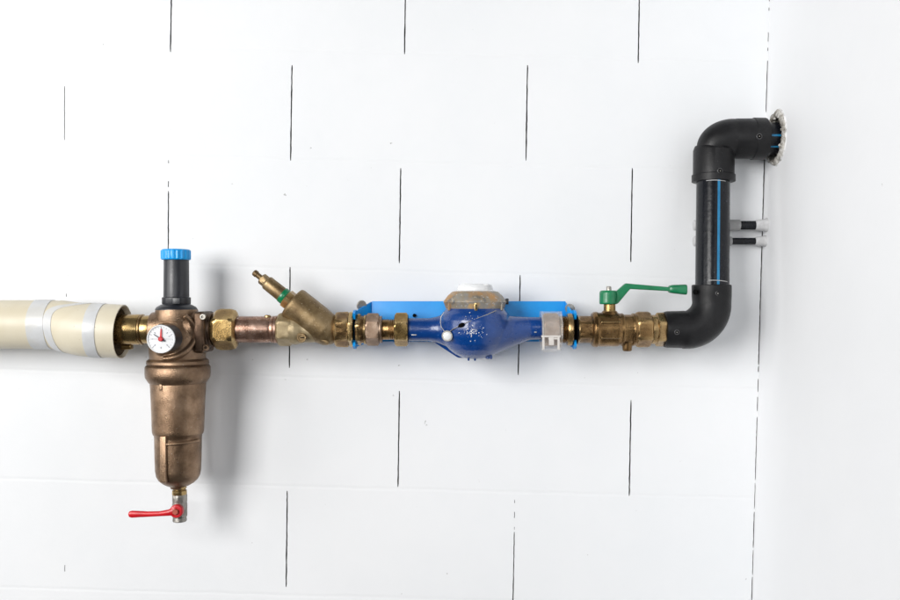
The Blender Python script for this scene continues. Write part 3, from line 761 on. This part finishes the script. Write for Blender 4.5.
# ------------------------------------------------------------ right of the meter
T = thing('coupling_nut', 'brass hexagonal nut covered by the milky plastic clamp', 'nut', P(551, AX), NG)
obj('nut_body', hx(nutp(542.6, 558.6, 16.3, 1.4)), M['brass_pink'], T)
T = thing('clear_clamp', 'milky clear plastic cover clipped over the nut right of the blue meter', 'cover', P(551, 350))
bm = nb()
ko = [(540.8, 17.0, 'o'), (541.4, 19.2, 'o', 19), (542.4, 19.6, 'o'), (559.4, 19.6, 'o'), (560.4, 19.2, 'o', 19), (561, 17.0, 'o')]
lathe(bm, H0, XD, ko, n=64, rot=PI / 8, cap=False)
lathe(bm, H0, XD, [(s, r - 1.0, k[0]) for s, r, *k in ko], n=64, rot=PI / 8, cap=False)
obj('shell', bm, M['clear'], T)
bm = nb()
for s in (541.2, 560.2):
    lathe(bm, H0, XD, [(s - .8, 17.2, 'o'), (s - .8, 19.9, 'o'), (s + .8, 19.9, 'o'), (s + .8, 17.2, 'o'), (s - .8, 17.2, 'o')], n=64, rot=PI / 8, cap=False)
obj('rib', bm, M['clear'], T)
bm = nb()
zf = -19.9
box(bm, P(551, 336.4, zf), (19, 1.4, 2.0), .5)
box(bm, P(543.4, 343, zf), (2.2, 1.4, 13), .5); box(bm, P(558.6, 343, zf), (2.2, 1.4, 13), .5)
box(bm, P(551.4, 341.2, zf), (5.0, 1.8, 8), .6); box(bm, P(553, 338.6, zf), (9, 1.4, 1.8), .5)
obj('latch', bm, M['milky'], T)
bm = nb(); box(bm, P(551, 349.6, -8), (19.6, 12, 2.4), .6); box(bm, P(550, 351.6, -8), (12.4, 8, .9), .3); obj('lower_flap', bm, M['clear'], T)

T = thing('threaded_adapter', 'dark brass threaded adapter with flange by right fork of the blue bracket', 'pipe fitting', P(567, AX))
pr = [(558, 12)]
for i in range(4): pr += [(560.5 + i * 1.5, 13.8), (561.3 + i * 1.5, 13.0)]
obj('neck', hx(pr + [(567, 13)]), M['brass'], T)
obj('flange', hx([(566.6, 13), (567, 15.4), (568.4, 16.2), (571.4, 16.2), (572.4, 15), (572.6, 12)], rot=.2), M['brass'], T)
obj('gasket', hx(cyl(575.6, 577.2, 14.6, .3)), M['hole'], T)

BV = thing('ball_valve', 'brass ball valve with green lever handle', 'valve', P(620, AX))
obj('inlet_sleeve', hx([(576.6, 12), (577, 13.2), (579, 13.4), (580, 14.0, 'h', 13.6), (590, 14.0, 'h', 13.6), (593, 13.4)], rot=.0), M['brass'], BV)
bm = nb()
lathe(bm, H0, XD, [(590.8, 13.5), (591.6, 16), (593.4, 17.6), (596.4, 17.9), (598, 17.0), (617, 17.0), (619.4, 16.2), (621, 15.0), (634, 15.0), (636.5, 16.5)], n=96)
lathe(bm, P(609.6, 318), (0, 0, 1), [(0, 9), (4, 8.5), (7, 7.2)], n=48)
for zz in (-7.6, 7.6): box(bm, Vector((608 - 450, -15.2, -29.5 + zz)), (19, 3.6, 1.8), .4)
for x in (621.5, 633.2): lathe(bm, H0, XD, [(x - 1.3, 14), (x - 1.3, 16.3), (x + 1.3, 16.3), (x + 1.3, 14)], n=96)
box(bm, Vector((627.5 - 450, -14.2, -28.6)), (13, 3.0, 2.0), .4)
lathe(bm, P(627.2, 338, -3), ZD, [(0, 5.6), (8, 5), (12.2, 4.6), (13.2, 3.6)], n=40)
obj('body', fuse(bm, .55, 3, .5), M['brass'], BV, sharp=80)
obj('end_hexagon', hx([(634.6, 14), (634.8, 16.6, 'h', 16), (636.6, 18.2, 'h', 17.2), (638.4, 18.2, 'h', 17.9), (647.8, 18.2, 'h', 17.9), (649.6, 18.0, 'h', 17), (650.8, 16.4, 'h', 15.8), (651, 13)]), M['brass'], BV)
obj('end_collar', hx([(650.8, 13), (651, 14.5), (653.4, 14.7), (655.6, 14.5)]), M['brass'], BV)
bm = nb(); lathe(bm, P(609.6, 315), (0, 0, 1), [(0, 6.8), (4.4, 6.4), (4.8, 5.9), (11, 5.9), (12, 5.6)], n=48); obj('stem', bm, M['brass_bright'], BV)
LV = obj('lever', (lambda b: fuse(b, .5, 4, .5))((lambda b: (
    lathe(b, P(608.4, 304.2), (0, 0, 1), [(0, 8.4), (.8, 9.0), (11.4, 9.0), (13.2, 8.2), (13.8, 7)], n=48),
    prism(b, [P(614.5, 303, -4), P(618.2, 303.6, -4), P(630.4, 289.0, -4), P(671, 291.2, -4), P(671, 287.2, -4), P(626, 283.2, -4), P(615, 292.6, -4)], (0, 1, 0), 8, .7),
    b)[2])(nb())), M['green'], BV, sharp=80)
bm = nb()
gr = [(668.6, 289.2, 2.6, 4.2), (669.4, 289.2, 3.6, 5), (672.5, 289.1, 4.3, 5.4), (684.4, 289.6, 5.2, 6.2), (685.8, 289.7, 5.0, 6), (686.2, 289.8, 4.2, 5)]
rings = [[bm.verts.new(P(x, y) + Vector((0, w_ * math.copysign(abs(math.cos(2*PI*k/32))**.6, math.cos(2*PI*k/32)), h * math.copysign(abs(math.sin(2*PI*k/32))**.6, math.sin(2*PI*k/32))))) for k in range(32)] for x, y, h, w_ in gr]
for a, b in zip(rings, rings[1:]):
    for i in range(32): bm.faces.new((a[i], a[(i+1)%32], b[(i+1)%32], b[i]))
bm.faces.new(rings[0]); bm.faces.new(list(reversed(rings[-1])))
obj('grip', bm, M['green'], LV, sharp=40)
bm = nb(); lathe(bm, P(608.8, 291.5), (0, 0, 1), [(0, 2.6), (4.2, 2.5), (5.2, 2.0)], n=24); obj('lever_pin', bm, M['steel'], LV)

T = thing('hex_bushing', 'thin brass hexagonal bushing against the black lower elbow', 'nut', P(660, AX), NG)
obj('nut_body', hx([(655, 13), (655.2, 15.6, 'h', 15.4), (656.6, 17.6, 'h', 16.9), (662.8, 17.6, 'h', 17.2), (664.2, 16.6, 'h', 16.4), (666, 14)], rot=.1), M['brass'], T)

# ------------------------------------------------------------ black plastic pipework
E = thing('lower_elbow', 'black plastic elbow turning up from the brass ball valve', 'pipe fitting', P(700, AX))
EY = 0
pts = [P(663.6, AX), P(664.2, AX), P(667, AX), P(676, AX), P(683, AX)]; rad = [16.2, 17.6, 18.3, 18.5, 18.8]
cxx, czz, rr = 711.5 - 26, AX - 26 - 2, 26    # bend
for i in range(0, 19):
    a = math.radians(-90 + i * 5)
    pts.append(P(684.5 + 27.2 * math.cos(a), 302.8 - 27.2 * math.sin(a) * 1.0)); rad.append(18.9 + .7 * math.sin(math.radians(i * 10)))
pts += [P(711.6, 296), P(711.6, 290), P(711.5, 286), P(711.5, 285.2), P(711.5, 284.6)]; rad += [19.3, 19.4, 19.4, 19.2, 18]
bm = nb(); sweep(bm, pts, rad, n=72); obj('body', bm, M['pe_fit'], E, sharp=50)
def button(px, py, y, dr, par, r=2.6):
    bm = nb(); lathe(bm, P(px, py, y), dr, [(-2, r), (.7, r), (1.0, r - .4), (1.0, r - .9), (.3, r - 1.1)], n=32); o = obj('weld_terminal', bm, M['worn_black'], par)
    bm = nb(); lathe(bm, P(px, py, y), dr, [(0, r - .7), (.8, r - .7), (.8, .5), (.6, .3)], n=24); obj('terminal_hole', bm, M['hole'], o)
    bm = nb(); lathe(bm, P(px, py, y), dr, [(0, .6), (1.0, .6), (1.3, .4)], n=16); obj('terminal_pin', bm, M['zinc'], o)
button(717.4, 293.4, -18.3, (.28, -1, 0), E); button(676.8, 332.2, -18.1, (0, -1, -.12), E); 
bm = nb(); lathe(bm, P(695.6, 292, -10.8), (-.8, -.6, 0), [(0, 2.6), (.7, 2.6), (.8, 2)], n=24); obj('dimple', bm, M['hole'], E)

VP = thing('riser_pipe', 'upright black plastic pipe with a thin blue stripe', 'pipe', P(712, 285))
p_lo, p_hi = P(712.2, 290, 0), P(713.2, 172, TY * .9)
ax_ = (p_hi - p_lo).normalized(); ln = (p_hi - p_lo).length
bm = nb(); lathe(bm, p_lo, ax_, [(0, 16.6), (ln, 16.6)], n=96); obj('tube', bm, M['pe_pipe'], VP)
def arcstrip(bm, o, d, s0, s1, r, a0, a1, n=6):
    d, u, v = frame(d); rows = []
    for s in (s0, s1):
        rows.append([bm.verts.new(o + d * s + (u * math.cos(a0 + (a1-a0)*k/n) + v * math.sin(a0 + (a1-a0)*k/n)) * r) for k in range(n + 1)])
    for k in range(n): bm.faces.new((rows[0][k], rows[0][k+1], rows[1][k+1], rows[1][k]))
# for a near-vertical axis the frame's u points at the camera; v = d x u = +x
d, u, v = frame(ax_); sg = 1 if v.x > 0 else -1
bm = nb(); arcstrip(bm, p_lo, ax_, 0, ln, 16.72, sg * math.radians(-1), sg * math.radians(8)); obj('blue_stripe', bm, M['stripe'], VP)
for s0_, a0, a1 in ((6.4, -28, 42), (ln - 14.0, -40, 30)):
    bm = nb(); arcstrip(bm, p_lo, ax_, s0_, s0_ + .7, 16.8, sg * math.radians(a0), sg * math.radians(a1), 12)
    obj('marking_line', bm, M['sleeve'], VP)

TE = thing('upper_elbow', 'black plastic elbow high up turning into the side wall hole', 'pipe fitting', P(725, 140, TY))
def Q(px, py): return P(px, py, TY)
pts = [Q(713.5, 182.2), Q(713.5, 181.6), Q(713.5, 175.2), Q(713.6, 174.4), Q(713.7, 150.6), Q(713.8, 149.6)]; rad = [20.4, 21.8, 21.8, 20.6, 20.5, 19.4]
ecx, ecy, er = 733.2, 157.9, 19.3
for i in range(0, 19):
    a = math.radians(180 - i * 5)
    pts.append(Q(ecx + er * math.cos(a), ecy - .4 - er * math.sin(a) - 8 + 8 * math.sin(math.radians(i * 5)) ** 1 * 1.0)); rad.append(17.2 + 2.6 * math.sin(math.radians(i * 5)) )
pts += [Q(735, 138.6), Q(751.6, 138.7), Q(752.4, 138.7), Q(763, 138.9), Q(764.4, 138.9), Q(764.8, 138.9)]; rad += [20.4, 20.6, 21.4, 21.5, 21.2, 19.6]
bm = nb(); sweep(bm, pts, rad, n=80); obj('body', bm, M['pe_fit'], TE, sharp=32)
button(719.8, 171.0, TY - 20.6, (.2, -1, 0), TE, 3.0); button(759.2, 136.4, TY - 21.4, (0, -1, 0), TE, 3.0)
SP = thing('pipe_stub', 'short black pipe with blue stripes entering the broken hole in the side wall', 'pipe', Q(770, 139))
o_ = Q(755, 138.9); bm = nb(); lathe(bm, o_, XD, [(0, 16.8), (44, 16.8)], n=96); obj('tube', bm, M['pe_pipe'], SP)
bm = nb()
d, u, v = frame(XD); sg = 1 if v.y < 0 else -1
arcstrip(bm, o_, XD, 0, 44, 16.95, sg * math.radians(84), sg * math.radians(91))
arcstrip(bm, o_, XD, 0, 44, 16.95, sg * math.radians(124), sg * math.radians(130)); obj('blue_stripe', bm, M['stripe'], SP)

# ------------------------------------------------------------ two thin painted pipes crossing behind the riser
for i, (py, r, gx, lab) in enumerate(((225.2, 4.6, 740, 'upper of two thin half painted pipes behind the black riser, with grey sleeve'),
                                      (241.2, 3.6, 732, 'lower of two thin half painted pipes behind the black riser'))):
    yy = 43.0 if i == 0 else 45.0
    T = thing('small_pipe', lab, 'pipe', P(745, py, yy), 'thin pipes entering the side wall')
    o_ = P(0, py, yy); k = (CD + yy) / CD
    X = lambda px: (px - 450) * k + 450 * k
    bm = nb(); lathe(bm, o_, XD, [(X(696), r), (X(790), r)], n=32); obj('tube', bm, M['pe_pipe'], T)
    bm = nb()
    if i == 0: lathe(bm, o_, XD, cyl(X(722), X(739.6), 5.9, .5), n=32)
    else: lathe(bm, o_, XD, cyl(X(722), X(731.4), 4.8, .5), n=32)
    obj('sleeve', bm, M['sleeve'], T)
    bm = nb()
    lathe(bm, o_, XD, cyl(X(693.6), X(700), 5.4, .8), n=32); obj('white_clip', bm, M['grey_paint'], T)
    bm = nb(); sweep(bm, [o_ + Vector((X(x), 0, 0)) for x in (755, 756, 758, 761, 763, 764.5, 766, 767.5)], [r + .2, r + 1.0, r + 1.5, r + 1.6, r + 1.7, r + 2.1, r + 2.8, r+3.8], n=32,
                     noisef=lambda q: .5 * noise.noise(q * .25))
    obj('paint_collar', bm, M['grey_paint'], T)

# ------------------------------------------------------------ light, world, camera
w = bpy.data.worlds.new('World'); scn.world = w; w.use_nodes = True
nt = w.node_tree; bg = nt.nodes['Background']
tc = nd(nt, 'ShaderNodeTexCoord'); sx = nd(nt, 'ShaderNodeSeparateXYZ'); L(nt, tc, 'Generated', sx, 0)
cr = nd(nt, 'ShaderNodeValToRGB'); mr = nd(nt, 'ShaderNodeMapRange'); mr.inputs['From Min'].default_value = -1
L(nt, sx, 'Z', mr, 'Value'); L(nt, mr, 'Result', cr, 'Fac')
cr.color_ramp.elements[0].color = (.34,.36,.40,1); cr.color_ramp.elements[1].color = (.95,.97,1,1)
cr.color_ramp.elements[0].position = .25; cr.color_ramp.elements[1].position = .8
L(nt, cr, 'Color', bg, 'Color'); bg.inputs['Strength'].default_value = .07

def area(name, loc, target, sx_, sy_, power, col=(1, 1, 1)):
    l = bpy.data.lights.new(name, 'AREA'); l.shape = 'RECTANGLE'; l.size = sx_; l.size_y = sy_; l.energy = power; l.color = col
    o = bpy.data.objects.new(name, l); C.objects.link(o); o.location = loc
    o.rotation_euler = (Vector(target) - Vector(loc)).to_track_quat('-Z', 'Y').to_euler()
    return o
key = Vector((-.70, -1.0, .24)).normalized() * 5.4
area('key_softbox', key, (.1, .05, 0), 2.1, 2.7, 274, (1, .99, .975))
area('fill_softbox', (.55, -3.6, .9), (.45, .05, 0), .6, 1.2, 8, (.94, .97, 1))
area('front_softbox', (-.22, -3.4, .35), (.05, .05, 0), .5, .4, 9, (.97, .985, 1))
area('added_side_fill', (-4.2, -1.9, .4), (.6, -.2, 0), 1.6, 2.6, 60, (1, .99, .98))  # extra lamp, added only to brighten the side wall

cam = bpy.data.cameras.new('camera'); co = bpy.data.objects.new('camera', cam); C.objects.link(co)
co.location = (0, -CD * S, 0); co.rotation_euler = (PI / 2, 0, 0)
cam.sensor_width = 36; cam.lens = 36 * CD / 900; cam.clip_end = 100; cam.clip_start = .01
scn.camera = co
scn.view_settings.view_transform = 'Standard'; scn.view_settings.look = 'None'; scn.view_settings.exposure = 0; scn.view_settings.gamma = 1
scn.render.engine = 'CYCLES'
